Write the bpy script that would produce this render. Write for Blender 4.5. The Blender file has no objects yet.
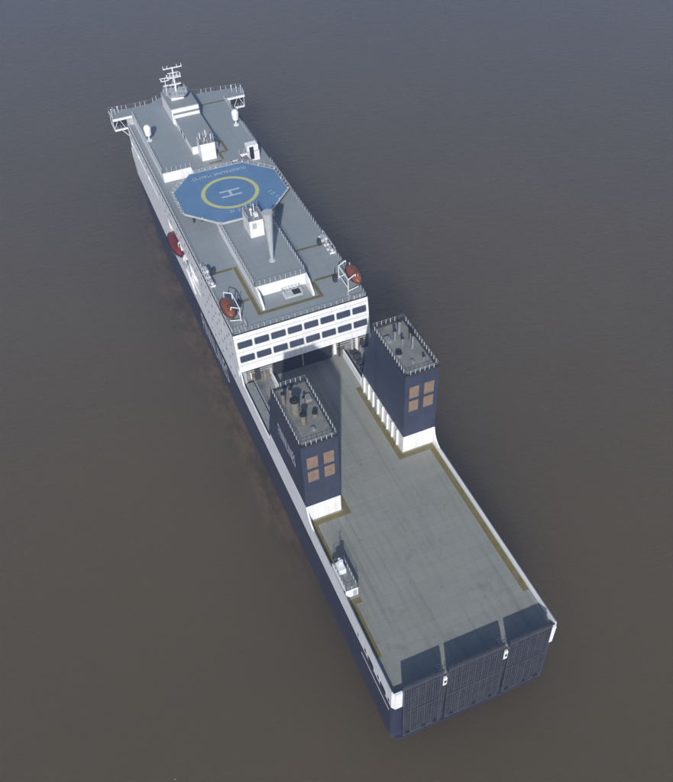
import bpy, math, random
from mathutils import Vector, Matrix
random.seed(7)
S = bpy.context.scene
C = S.collection
pi = math.pi

# ------------------------------------------------------------------ materials
def mat(name, col, rough=0.5, metal=0.0, var=0.10, scale=0.5, streak=None, stain=None, bump=0.0, spec=0.5, fine=0.0, seams=0.0):
    """painted surface: base colour broken up by large and small noise, optional streaks and stains"""
    m = bpy.data.materials.new(name); m.use_nodes = True
    N = m.node_tree.nodes; L = m.node_tree.links
    b = N['Principled BSDF']
    b.inputs['Roughness'].default_value = rough
    b.inputs['Metallic'].default_value = metal
    b.inputs['Specular IOR Level'].default_value = spec
    tc = N.new('ShaderNodeTexCoord')
    def noise(sc, vec=None, det=5.0, rgh=0.6):
        n = N.new('ShaderNodeTexNoise'); n.inputs['Scale'].default_value = sc
        n.inputs['Detail'].default_value = det; n.inputs['Roughness'].default_value = rgh
        L.new(vec or tc.outputs['Object'], n.inputs['Vector']); return n
    def ramp(src, a, b_):
        r = N.new('ShaderNodeMapRange'); r.inputs['From Min'].default_value = a; r.inputs['From Max'].default_value = b_
        L.new(src, r.inputs['Value']); return r.outputs['Result']
    def mix(fac, c1, c2, mode='MIX'):
        x = N.new('ShaderNodeMix'); x.data_type = 'RGBA'; x.blend_type = mode
        if isinstance(fac, float): x.inputs[0].default_value = fac
        else: L.new(fac, x.inputs[0])
        for i, c in ((6, c1), (7, c2)):
            if isinstance(c, tuple): x.inputs[i].default_value = c
            else: L.new(c, x.inputs[i])
        return x.outputs[2]
    c = (*col, 1.0)
    dk = tuple(v * (1 - var) for v in col) + (1.0,)
    lt = tuple(min(1, v * (1 + var)) for v in col) + (1.0,)
    out = mix(ramp(noise(scale).outputs['Fac'], .3, .7), dk, lt)
    if fine:
        out = mix(fine, out, mix(ramp(noise(scale * 9).outputs['Fac'], .35, .65), tuple(v * .6 for v in col) + (1.0,), lt))
    if streak:
        sv, amt, sc3 = streak
        mp = N.new('ShaderNodeMapping'); mp.inputs['Scale'].default_value = sc3
        L.new(tc.outputs['Object'], mp.inputs['Vector'])
        f = ramp(noise(1.0, mp.outputs['Vector'], 4).outputs['Fac'], .5, .78)
        k = N.new('ShaderNodeMath'); k.operation = 'MULTIPLY'; k.inputs[1].default_value = amt; L.new(f, k.inputs[0])
        out = mix(k.outputs[0], out, (*sv, 1.0))
    if stain:
        sv, amt, sc = stain
        f = ramp(noise(sc, None, 5, .62).outputs['Fac'], .50, .72)
        k = N.new('ShaderNodeMath'); k.operation = 'MULTIPLY'; k.inputs[1].default_value = amt; L.new(f, k.inputs[0])
        out = mix(k.outputs[0], out, (*sv, 1.0))
    if seams:
        sp = N.new('ShaderNodeSeparateXYZ'); L.new(tc.outputs['Object'], sp.inputs[0])
        ad = N.new('ShaderNodeMath'); ad.operation = 'ADD'; L.new(sp.outputs['X'], ad.inputs[0]); L.new(sp.outputs['Y'], ad.inputs[1])
        cb = N.new('ShaderNodeCombineXYZ'); L.new(ad.outputs[0], cb.inputs[0]); L.new(sp.outputs['Z'], cb.inputs[1])
        br = N.new('ShaderNodeTexBrick'); br.inputs['Color1'].default_value = (1, 1, 1, 1); br.inputs['Color2'].default_value = (1 - seams * .35,) * 3 + (1,)
        br.inputs['Mortar'].default_value = (1 - seams,) * 3 + (1,); br.inputs['Scale'].default_value = 1; br.inputs['Mortar Size'].default_value = .035
        br.inputs['Brick Width'].default_value = 6.5; br.inputs['Row Height'].default_value = 2.3
        L.new(cb.outputs[0], br.inputs['Vector'])
        out = mix(1.0, out, br.outputs['Color'], 'MULTIPLY')
    L.new(out, b.inputs['Base Color'])
    if bump:
        bp = N.new('ShaderNodeBump'); bp.inputs['Strength'].default_value = bump; bp.inputs['Distance'].default_value = .05
        L.new(noise(scale * 4).outputs['Fac'], bp.inputs['Height']); L.new(bp.outputs['Normal'], b.inputs['Normal'])
    return m

def deck_mat(name, col, seam, bands, tint=(0.20, 0.19, 0.17), lanes=0.0):
    """steel deck plates: welded seams, plate-to-plate tone, worn lanes along the ship"""
    m = bpy.data.materials.new(name); m.use_nodes = True
    N = m.node_tree.nodes; L = m.node_tree.links
    b = N['Principled BSDF']; b.inputs['Roughness'].default_value = .62
    b.inputs['Specular IOR Level'].default_value = .35
    tc = N.new('ShaderNodeTexCoord')
    def mp(sc):
        q = N.new('ShaderNodeMapping'); q.inputs['Scale'].default_value = sc
        L.new(tc.outputs['Object'], q.inputs['Vector']); return q.outputs['Vector']
    br = N.new('ShaderNodeTexBrick')
    br.inputs['Color1'].default_value = (*[v * (1 + bands) for v in col], 1)
    br.inputs['Color2'].default_value = (*[v * (1 - bands) for v in col], 1)
    br.inputs['Mortar'].default_value = (*[v * seam for v in col], 1)
    br.inputs['Scale'].default_value = 1.0; br.inputs['Mortar Size'].default_value = .045
    br.inputs['Brick Width'].default_value = 9.0; br.inputs['Row Height'].default_value = 2.4
    L.new(mp((1, 1, 1)), br.inputs['Vector'])
    def nz(sc, det=6, r=.65):
        n = N.new('ShaderNodeTexNoise'); n.inputs['Scale'].default_value = 1; n.inputs['Detail'].default_value = det
        n.inputs['Roughness'].default_value = r
        L.new(mp(sc), n.inputs['Vector']); return n.outputs['Fac']
    def mr(src, a, b_, c, d):
        r = N.new('ShaderNodeMapRange')
        for i, v in zip(('From Min', 'From Max', 'To Min', 'To Max'), (a, b_, c, d)): r.inputs[i].default_value = v
        L.new(src, r.inputs['Value']); return r.outputs['Result']
    def mixc(fac, a, c2, mode='MIX'):
        x = N.new('ShaderNodeMix'); x.data_type = 'RGBA'; x.blend_type = mode
        L.new(fac, x.inputs[0]); L.new(a, x.inputs[6]); x.inputs[7].default_value = (*c2, 1); return x.outputs[2]
    o = br.outputs['Color']
    o = mixc(mr(nz((.12, .12, .12)), .35, .7, 0, .35), o, tint)
    o = mixc(mr(nz((.9, .9, .9), 8, .75), .55, .75, 0, .35), o, tuple(v * .55 for v in col))
    o = mixc(mr(nz((1.6, .05, 1)), .52, .72, 0, .25 + lanes), o, tuple(v * .6 for v in col))
    o = mixc(mr(nz((.05, 1.1, 1)), .55, .7, 0, .16), o, tuple(min(1, v * 1.5) for v in col))
    if lanes:
        o = mixc(mr(nz((.22, .22, .22), 9, .8), .54, .62, 0, .45), o, (.15, .15, .13))
        o = mixc(mr(nz((.6, .018, 1), 5, .5), .55, .62, 0, .35), o, (.13, .13, .12))
        o = mixc(mr(nz((.35, .5, .5), 3), .66, .70, 0, .4), o, (.17, .13, .09))
    L.new(o, b.inputs['Base Color'])
    bp = N.new('ShaderNodeBump'); bp.inputs['Strength'].default_value = .25; bp.inputs['Distance'].default_value = .03
    L.new(br.outputs['Fac'], bp.inputs['Height']); bp.invert = True
    L.new(bp.outputs['Normal'], b.inputs['Normal'])
    return m

M = {}
M['navy'] = mat('navy_hull_paint', (.031, .037, .068), .42, 0, .14, .25, streak=((.075, .07, .085), .35, (.9, .9, .06)), stain=((.045, .045, .06), .6, .35), seams=.3)
M['funnel_navy'] = mat('navy_casing_paint', (.038, .047, .080), .45, 0, .14, .3, streak=((.075, .075, .10), .5, (1.2, 1.2, .08)), stain=((.05, .045, .05), .4, .5), seams=.3)
M['white'] = mat('white_ship_paint', (.80, .80, .80), .38, 0, .03, .4, streak=((.50, .45, .38), .5, (1.3, 1.3, .10)), seams=.08)
M['white_side'] = mat('weathered_white_paint', (.84, .85, .88), .42, 0, .03, .25, streak=((.55, .54, .53), .4, (.9, .9, .07)), stain=((.66, .64, .61), .22, .35), seams=.12)
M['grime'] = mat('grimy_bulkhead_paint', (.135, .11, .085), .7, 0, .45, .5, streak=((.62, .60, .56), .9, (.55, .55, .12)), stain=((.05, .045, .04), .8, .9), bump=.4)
M['deck'] = deck_mat('cargo_deck_plating', (.225, .234, .208), .86, .035, (.27, .25, .20), .14)
M['roof'] = deck_mat('upper_deck_plating', (.240, .268, .280), .88, .02, (.27, .29, .29))
M['walk'] = deck_mat('side_walkway_plating', (.15, .165, .16), .8, .04)
M['soot'] = mat('sooty_funnel_top', (.185, .19, .178), .8, 0, .3, .35, stain=((.06, .06, .055), .6, .45), fine=.25, bump=.3)
M['olive'] = mat('olive_yellow_deck_paint', (.145, .115, .025), .7, 0, .25, .9, stain=((.16, .15, .12), .7, .8), fine=.3)
M['grey'] = mat('light_grey_steel', (.40, .42, .43), .5, 0, .12, .6)
M['midgrey'] = mat('mid_grey_steel', (.20, .21, .21), .6, 0, .2, .8)
M['dark'] = mat('dark_grey_steel', (.035, .037, .04), .6, 0, .2, .7)
M['black'] = mat('black_soot_and_shade', (.012, .012, .012), .7, 0, .2, .9)  # soot on exhaust caps, dark fittings; also painted shade on the bulkhead panels
M['ramp'] = mat('dark_navy_ramp_paint', (.027, .029, .038), .5, 0, .2, .5, streak=((.10, .10, .12), .5, (1.5, 1.5, .1)), stain=((.015, .016, .022), .6, .8))
M['ramp_rib'] = mat('ramp_rib_paint', (.066, .069, .082), .5, 0, .2, .6, stain=((.03, .03, .04), .6, .8))
M['glass'] = mat('dark_window_glass', (.050, .060, .088), .12, 0, .15, .8, spec=.6)
M['port'] = mat('cabin_port_glass', (.13, .15, .19), .25, 0, .15, .8)
M['blue'] = mat('blue_helideck_paint', (.105, .205, .345), .6, 0, .10, .35, stain=((.14, .22, .32), .6, .5), fine=.12)
M['ring'] = mat('pale_yellow_line_paint', (.50, .50, .20), .6, 0, .12, .8, stain=((.33, .38, .30), .6, .8))
M['line_white'] = mat('faded_white_line_paint', (.40, .47, .56), .6, 0, .12, .9)
M['letter'] = mat('white_lettering_paint', (.66, .68, .74), .45, 0, .10, .9)
M['vent'] = mat('tan_vent_louvre', (.31, .175, .105), .6, 0, .15, 1.5, stain=((.13, .10, .09), .8, 1.0))
M['pipe'] = mat('tan_exhaust_pipe', (.185, .165, .13), .6, 0, .2, 1.2, stain=((.10, .09, .08), .7, 1.4))
M['orange'] = mat('faded_orange_fibreglass', (.20, .060, .022), .42, 0, .22, .9, stain=((.11, .032, .015), .7, 1.0))
M['red'] = mat('dull_red_fibreglass', (.15, .018, .012), .4, 0, .2, .9, stain=((.06, .010, .008), .6, 1.2))
M['rail'] = mat('white_rail_paint', (.72, .73, .75), .5, 0, .08, 2)
M['railgrey'] = mat('grey_rail_paint', (.30, .32, .34), .5, 0, .1, 2)
M['raftshell'] = mat('off_white_fibreglass', (.50, .51, .53), .5, 0, .15, 2)
M['boot'] = mat('rust_red_antifouling', (.085, .038, .032), .6, 0, .25, .6)

# ------------------------------------------------------------------ mesh builder
class MB:
    def __init__(s): s.v = []; s.f = []; s.mi = []; s.smooth = []
    def add(s, vs, fs, mi=0, sm=False):
        o = len(s.v); s.v += [tuple(p) for p in vs]
        for f in fs: s.f.append([i + o for i in f]); s.mi.append(mi); s.smooth.append(sm)
        return s
    def box(s, x0, x1, y0, y1, z0, z1, mi=0):
        v = [(x, y, z) for z in (z0, z1) for y in (y0, y1) for x in (x0, x1)]
        return s.add(v, [(0, 2, 3, 1), (4, 5, 7, 6), (0, 1, 5, 4), (2, 6, 7, 3), (0, 4, 6, 2), (1, 3, 7, 5)], mi)
    def bbox(s, x0, x1, y0, y1, z0, z1, b=.08, mi=0):
        """box with bevelled vertical and top edges"""
        pts = []
        for (x, y), (sx, sy) in zip(((x0, y0), (x1, y0), (x1, y1), (x0, y1)), ((1, 1), (-1, 1), (-1, -1), (1, -1))):
            a = (x + sx * b, y); c = (x, y + sy * b)
            pts += [c, a] if (sx * sy > 0) else [a, c]
        low = [(p[0], p[1], z0) for p in pts]; mid = [(p[0], p[1], z1 - b) for p in pts]
        cx, cy = (x0 + x1) / 2, (y0 + y1) / 2
        def sh(p): return (p[0] + (b if p[0] < cx else -b), p[1] + (b if p[1] < cy else -b), z1)
        top = [sh(p) for p in pts]; n = 8
        fs = [tuple(range(n))[::-1], tuple(range(2 * n, 3 * n))]
        for k in (0, n):
            for i in range(n): fs.append((k + i, k + (i + 1) % n, k + n + (i + 1) % n, k + n + i))
        return s.add(low + mid + top, fs, mi)
    def prism(s, poly, axis, a, b, mi=0):
        """poly in the other two axes, extruded along axis from a to b"""
        def P(u, v, t): return {'x': (t, u, v), 'y': (u, t, v), 'z': (u, v, t)}[axis]
        n = len(poly)
        vs = [P(u, v, a) for u, v in poly] + [P(u, v, b) for u, v in poly]
        fs = [tuple(range(n))[::-1], tuple(range(n, 2 * n))]
        fs += [(i, (i + 1) % n, n + (i + 1) % n, n + i) for i in range(n)]
        return s.add(vs, fs, mi)
    def cyl(s, p0, p1, r0, r1=None, n=10, mi=0, sm=True, cap=True):
        r1 = r0 if r1 is None else r1
        p0, p1 = Vector(p0), Vector(p1); d = (p1 - p0).normalized()
        a = d.orthogonal().normalized(); b = d.cross(a)
        vs = []
        for p, r in ((p0, r0), (p1, r1)):
            for i in range(n):
                t = 2 * pi * i / n; vs.append(p + a * (r * math.cos(t)) + b * (r * math.sin(t)))
        s.add(vs, [(i, (i + 1) % n, n + (i + 1) % n, n + i) for i in range(n)], mi, sm)
        if cap: s.add(vs, [tuple(range(n))[::-1], tuple(range(n, 2 * n))], mi)
        return s
    def bar(s, p0, p1, w=.06, mi=0): return s.cyl(p0, p1, w / 2, n=4, mi=mi, sm=False)
    def ball(s, c, r, n=16, m=10, sz=1.0, mi=0):
        vs = []; fs = []
        for j in range(m + 1):
            t = pi * j / m
            for i in range(n):
                a = 2 * pi * i / n; vs.append((c[0] + r * math.sin(t) * math.cos(a), c[1] + r * math.sin(t) * math.sin(a), c[2] + r * sz * math.cos(t)))
        for j in range(m):
            for i in range(n): fs.append((j * n + i, j * n + (i + 1) % n, (j + 1) * n + (i + 1) % n, (j + 1) * n + i))
        return s.add(vs, fs, mi, True)
    def rail(s, pts, h=1.1, sp=1.5, pw=.11, rw=.036, rails=(1.0, .55)):
        for a, b in zip(pts[:-1], pts[1:]):
            a, b = Vector(a), Vector(b); L = (b - a).length; n = max(1, round(L / sp))
            for i in range(n + 1):
                p = a.lerp(b, i / n); s.bar(p, p + Vector((0, 0, h)), pw * .78)
            for k in rails: s.bar(a + Vector((0, 0, h * k)), b + Vector((0, 0, h * k)), rw if k < 1 else rw * 1.4, mi=1)
        return s
    def build(s, name, mats, parent=None, fix=True):
        me = bpy.data.meshes.new(name); me.from_pydata(s.v, [], s.f)
        mats = mats if isinstance(mats, (list, tuple)) else [mats]
        if s.mi and max(s.mi) >= len(mats): mats = list(mats) + [M['railgrey']]
        for m in mats: me.materials.append(m)
        for p, i, sm in zip(me.polygons, s.mi, s.smooth): p.material_index = i; p.use_smooth = sm
        if fix:
            import bmesh
            bm = bmesh.new(); bm.from_mesh(me); bmesh.ops.recalc_face_normals(bm, faces=bm.faces); bm.to_mesh(me); bm.free()
        me.update()
        o = bpy.data.objects.new(name, me); C.objects.link(o)
        if parent: o.parent = parent
        return o

def tag(o, label=None, cat=None, group=None, kind=None):
    for k, v in (('label', label), ('category', cat), ('group', group), ('kind', kind)):
        if v: o[k] = v
    return o
def empty(name, loc=(0, 0, 0), rz=0.0):
    o = bpy.data.objects.new(name, None); C.objects.link(o); o.location = loc; o.rotation_euler[2] = rz
    o.empty_display_size = 1; return o
def copy_tree(o, parent=None):
    c = o.copy(); C.objects.link(c); c.parent = parent
    for ch in [q for q in C.objects if q.parent == o]: copy_tree(ch, c)
    return c

def lettering(text, name, material, parent, origin, right, up, width, height, thick=.03, align='L', expand=0.0):
    """text as flat mesh fitted to width x height; right/up give its plane; origin = lower left corner"""
    cu = bpy.data.curves.new('text', 'FONT'); cu.body = text; cu.extrude = 0.0; cu.space_character = 1.12; cu.offset = expand
    to = bpy.data.objects.new('text', cu); C.objects.link(to)
    bpy.context.view_layer.update()
    dg = bpy.context.evaluated_depsgraph_get()
    me = bpy.data.meshes.new_from_object(to.evaluated_get(dg))
    bpy.data.objects.remove(to)
    xs = [v.co.x for v in me.vertices]; ys = [v.co.y for v in me.vertices]
    x0, x1, y0, y1 = min(xs), max(xs), min(ys), max(ys)
    R, U_ = Vector(right), Vector(up); O = Vector(origin); n = R.cross(U_)
    for v in me.vertices:
        v.co = O + R * ((v.co.x - x0) / (x1 - x0) * width) + U_ * ((v.co.y - y0) / (y1 - y0) * height) + n * thick
    me.materials.clear(); me.materials.append(material)
    o = bpy.data.objects.new(name, me); C.objects.link(o); o.parent = parent
    return o

# ------------------------------------------------------------------ FERRY
ferry = tag(empty('ferry'), 'long navy and white car ferry with open cargo deck, twin funnels and blue helideck', 'ferry')
HW = 15.0
ZD = 15.9
def wl_half(y):   # half width at the waterline
    T = [(0, 14.6), (3, 15), (150, 15), (165, 14.4), (178, 12.4), (188, 8.8), (195, 5.0), (199, 2.2), (201, .25)]
    return interp(T, y)
def up_half(y):   # half width at the sheer
    T = [(0, 14.6), (.45, 15), (172, 15), (181, 14.2), (189, 11.5), (196, 7.0), (201, 2.8), (204, .25)]
    return interp(T, y)
def interp(T, y):
    if y <= T[0][0]: return T[0][1]
    for (a, u), (b, v) in zip(T[:-1], T[1:]):
        if y <= b: return u + (v - u) * (y - a) / (b - a)
    return T[-1][1]
def zb(y):  return interp([(0, 11.8), (140, 11.8), (160, 12.6), (180, 13.8), (204, 15.4)], y)
YA = {-1: 36.4, 1: 44.1}          # aft face of each funnel casing
YT = {-1: 51.3, 1: 58.7}          # fore edge of funnel top
YB = {-1: 56.3, 1: 63.4}          # fore edge of funnel casing at its foot
def ztop(y, s):
    a = YA[s]; b = YB[s]
    return interp([(0, 16.9), (a - 2.6, 16.95), (a - 1.8, 17.3), (a - 1.1, 17.9), (a - .5, 18.9), (a - .1, 20.4), (b - .6, 20.4), (b + .4, 17.6), (73, 17.4), (74.3, 20.1), (74.4, 20.1), (76, 17.0), (172, 17.0), (190, 16.6), (204, 17.0)], y)

ys = sorted(set([0, .2, .45, 1, 3, 10, 20, 30, 73, 74.3, 74.4, 76, 100, 140, 150, 160, 165, 172, 178, 181, 184, 188, 189, 192, 195, 197, 199, 201, 202.5, 204] +
    [YA[s] + d for s in (-1, 1) for d in (-2.6, -1.8, -1.1, -.5, -.1)] + [YB[s] + d for s in (-1, 1) for d in (-.6, .4)]))
def half_at(y, z):
    yy = y * 201 / 204
    t = min(1, max(0, z / 13.0)); t = t * t * (3 - 2 * t) if y > 150 else 1
    return wl_half(yy if y > 100 else y) * (1 - t) + up_half(y) * t
# navy hull shell
h = MB()
lv = [lambda y: -3.0, lambda y: 0.55, lambda y: 3.0, lambda y: 6.0, lambda y: 9.0, zb]
rows = []
for s in (-1, 1):
    rows.append([[(s * half_at(y, f(y)), y, f(y)) for f in lv] for y in ys])
nl = len(lv); ny = len(ys)
for si, grid in enumerate(rows):
    vs = [p for col in grid for p in col]
    h.add(vs, [(i * nl + j, (i + 1) * nl + j, (i + 1) * nl + j + 1, i * nl + j + 1) for i in range(ny - 1) for j in range(1, nl - 1)], 0, True)
    h.add(vs, [(i * nl, (i + 1) * nl, (i + 1) * nl + 1, i * nl + 1) for i in range(ny - 1)], 1, True)
pl, pr = rows[0][0], rows[1][0]
for j in range(nl - 1): h.add([pl[j], pr[j], pr[j + 1], pl[j + 1]], [(0, 1, 2, 3)], 0)
pl, pr = rows[0][-1], rows[1][-1]
for j in range(nl - 1): h.add([pl[j], pr[j], pr[j + 1], pl[j + 1]], [(0, 1, 2, 3)], 0)
hull = h.build('hull', [M['navy'], M['boot']], ferry, fix=False)
# stern ledge the ramps stand on
MB().prism([(-14.4, 0), (-14.1, -.55), (-13, -.75), (13, -.75), (14.1, -.55), (14.4, 0)], 'z', -1.2, .5).build('stern_ledge', M['navy'], hull)
# transom above the navy band and white upper sides
t = MB()
TH = .28
for s in (-1, 1):
    n = len(ys); vs = []
    for y in ys:
        zt = ztop(y, s); o = up_half(y); o2 = half_at(y, zb(y)); i_ = max(.02, o - TH)
        vs += [(s * o2, y, zb(y)), (s * o, y, max(zb(y) + .1, zt)), (s * i_, y, max(zb(y) + .1, zt)), (s * i_, y, ZD - .6)]
    t.add(vs, [(k * 4 + j, (k + 1) * 4 + j, (k + 1) * 4 + j + 1, k * 4 + j + 1) for k in range(n - 1) for j in range(3)])
    t.add(vs[:4], [(0, 1, 2, 3)])
# white stern corners each side of the ramps
for s in (-1, 1):
    x0, x1 = sorted((s * 13.3, s * 14.6)); t.box(x0, x1, -.12, .3, 11.8, 16.9)
topside = t.build('upper_side_plating', M['white_side'], ferry, fix=False)
MB().box(-13.3, 13.3, -.04, .25, 11.8, 15.85).build('transom', M['navy'], hull)
MB().cyl((-14.9, .6, 17), (-14.9, 33, 17.02), .13, n=6).cyl((14.9, .6, 17), (14.9, 41, 17.02), .13, n=6).build('bulwark_cap_rail', M['grey'], topside)
# rubbing strake aft
st = MB()
for s in (-1, 1): st.box(s * 15 - .09, s * 15 + .09, 1.2, 12, 9.4, 9.62)
st.build('rubbing_strake', M['grey'], hull)
# mooring openings near the stern quarter
for s in (-1, 1):
    for y0, y1, z0, z1 in ((9.9, 10.7, 12.7, 13.6), (7.0, 9.3, 12.1, 13.6), (4.9, 5.6, 12.8, 13.7), (2.4, 4.5, 12.1, 13.6), (1.0, 1.6, 12.5, 13.4), (13.0, 13.5, 13.2, 13.9)):
        cy, cz, a, b = (y0 + y1) / 2, (z0 + z1) / 2, (y1 - y0) / 2, (z1 - z0) / 2
        n = 14; poly = []
        for i in range(n):
            an = 2 * pi * i / n; c_, s_ = math.cos(an), math.sin(an)
            poly.append((cy + a * math.copysign(abs(c_) ** .6, c_), cz + b * math.copysign(abs(s_) ** .6, s_)))
        fr = MB(); fr.prism([(cy + (p - cy) * 1.12, cz + (q - cz) * 1.12) for p, q in poly], 'x', *sorted((s * 14.98, s * 15.04)))
        f = fr.build('mooring_opening', M['grey'], topside)
        MB().prism(poly, 'x', *sorted((s * 15.0, s * 15.07))).build('opening_shadow', M['black'], f)
# decks
deck = MB().box(-14.72, 14.72, .25, 90, 15.4, ZD).build('cargo_deck', M['deck'], ferry)
bow = MB()
yy = [90, 172, 181, 189, 196, 201, 203]
bow.add([(s * (up_half(y) - .3 if y < 202 else .3), y, 15.9) for s in (-1, 1) for y in yy], [(i, i + 1, 8 + i, 7 + i) for i in range(6)])
bow.build('foredeck', M['walk'], ferry)
# olive hazard paint on the cargo deck
dm = MB()
def stripe(mb, pts, w, z):
    for (x0, y0), (x1, y1) in zip(pts[:-1], pts[1:]):
        if abs(x0 - x1) < 1e-6: mb.box(x0 - w / 2, x0 + w / 2, min(y0, y1) - w / 2, max(y0, y1) + w / 2, z - .003, z)
        else: mb.box(min(x0, x1) + w / 2 + .001, max(x0, x1) - w / 2 - .001, y0 - w / 2, y0 + w / 2, z - .003, z)
stripe(dm, [(14.05, 8.6), (14.05, 43.2), (7.4, 43.2), (7.4, 63.5)], 1.05, ZD + .006)
stripe(dm, [(-14.05, 7.6), (-14.05, 17.9), (-11.9, 17.9)], 1.05, ZD + .006)
stripe(dm, [(-14.05, 25.8), (-14.05, 35.5), (-7.3, 35.5), (-7.3, 56.5)], 1.05, ZD + .006)
dm.build('hazard_paint', M['olive'], deck)
# lashing points: small dark sockets in lanes
lp = MB()
for i in range(9):
    for j in range(24):
        x = -12 + i * 3.0; y = 3 + j * 2.9
        if abs(x) > 11 or (y > 35 and abs(x) > 6.5): continue
        lp.cyl((x, y, ZD - .01), (x, y, ZD + .012), .11, n=6)
lp.build('lashing_sockets', M['midgrey'], deck)
ls = MB()
for x in (-9.2, -6.1, -3.05, 0, 3.05, 6.1, 9.2):
    for j in range(11):
        y = 4 + j * 3.1
        if random.random() < .7: ls.box(x - .05, x + .05, y, y + 2.1 + random.random() * .8, ZD + .001, ZD + .004)
ls.build('faded_lane_line', mat('faded_lane_paint', (.25, .25, .20), .7, 0, .2, 1.0, stain=((.235, .25, .23), .95, 1.3)), deck)

# stern ramps, leaning slightly: top at y=-.25, foot at y=-.95
def ramp_pt(x, t_, off): # t_ 0..1 up the ramp
    return (x, -.85 + .60 * t_ - off, 1.9 + 17.4 * t_)
for ri, (x0, x1) in enumerate(((-13.35, -6.45), (-5.55, 4.55), (5.55, 13.35))):
    r = MB()
    def slab(mb, xa, xb, ta, tb, o0, o1, mi=0):
        v = [ramp_pt(x, t_, o) for o in (o0, o1) for t_ in (ta, tb) for x in (xa, xb)]
        mb.add(v, [(0, 2, 3, 1), (4, 5, 7, 6), (0, 1, 5, 4), (2, 6, 7, 3), (0, 4, 6, 2), (1, 3, 7, 5)], mi)
    slab(r, x0, x1, 0, 1, -.25, 0)
    rp = r.build('stern_ramp', M['ramp'], ferry)
    q = MB(); n = int((x1 - x0) / .42)
    for i in range(1, n):
        x = x0 + (x1 - x0) * i / n; w = .05 if i % 3 else .09
        slab(q, x - w, x + w, .03, .93, .0, .16)
    q.build('ramp_ribs', M['ramp_rib'], rp)
    e = MB()
    slab(e, x0, x1, .945, .975, .0, .22); slab(e, x0, x1, .0, .022, .0, .22); slab(e, x0 + .002, x0 + .16, .0225, .9445, .0, .2); slab(e, x1 - .16, x1 - .002, .0225, .9445, .0, .2)
    for k in range(1, 14):
        slab(e, x0 + .2, x1 - .2, .945 * k / 14, .945 * k / 14 + (.012 if k == 7 else .005), .165, .22 if k == 7 else .19)
    e.build('ramp_frame', M['ramp_rib'], rp)
    for fx in (.12, .55, .86):
        g = MB(); xx = x0 + (x1 - x0) * fx
        slab(g, xx - .35, xx + .35, .035, .055, .17, .34); slab(g, xx - .1, xx + .1, .055, .08, .17, .3)
        g.build('hinge_bracket', M['black'], rp)
    tp = MB(); tp.add([ramp_pt(x, 1, o) for o in (-.25, 0) for x in (x0, x1)], [(0, 1, 3, 2)])
for x in (-6.0, 5.05):
    p = MB().bbox(x - .38, x + .38, -.5, -.06, 14.0, 16.3, .05).build('ramp_post', M['white'], ferry)
    MB().box(x - .18, x + .18, -.56, -.497, 14.9, 15.6).build('post_window', M['black'], p)
    MB().box(x - .3, x + .3, -.55, -.1, 1.0, 13.98).build('post_channel', M['dark'], p)
    g = MB()
    for k in range(5): g.box(x - .4, x + .4, .4 + k * .4, .6 + k * .4, ZD, ZD + .2)
    for k in range(2): g.box(x - .35 + k * .6, x - .25 + k * .6, .35, 2.2, ZD + .201, ZD + .26)
    g.build('post_grating', M['grey'], p)
    g = MB(); g.rail([(x - .45, .3, 16.3), (x - .45, -.4, 16.3), (x + .45, -.4, 16.3), (x + .45, .3, 16.3)], h=1.0, sp=.6, pw=.06, rw=.04); g.build('post_railing', M['rail'], p)

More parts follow.
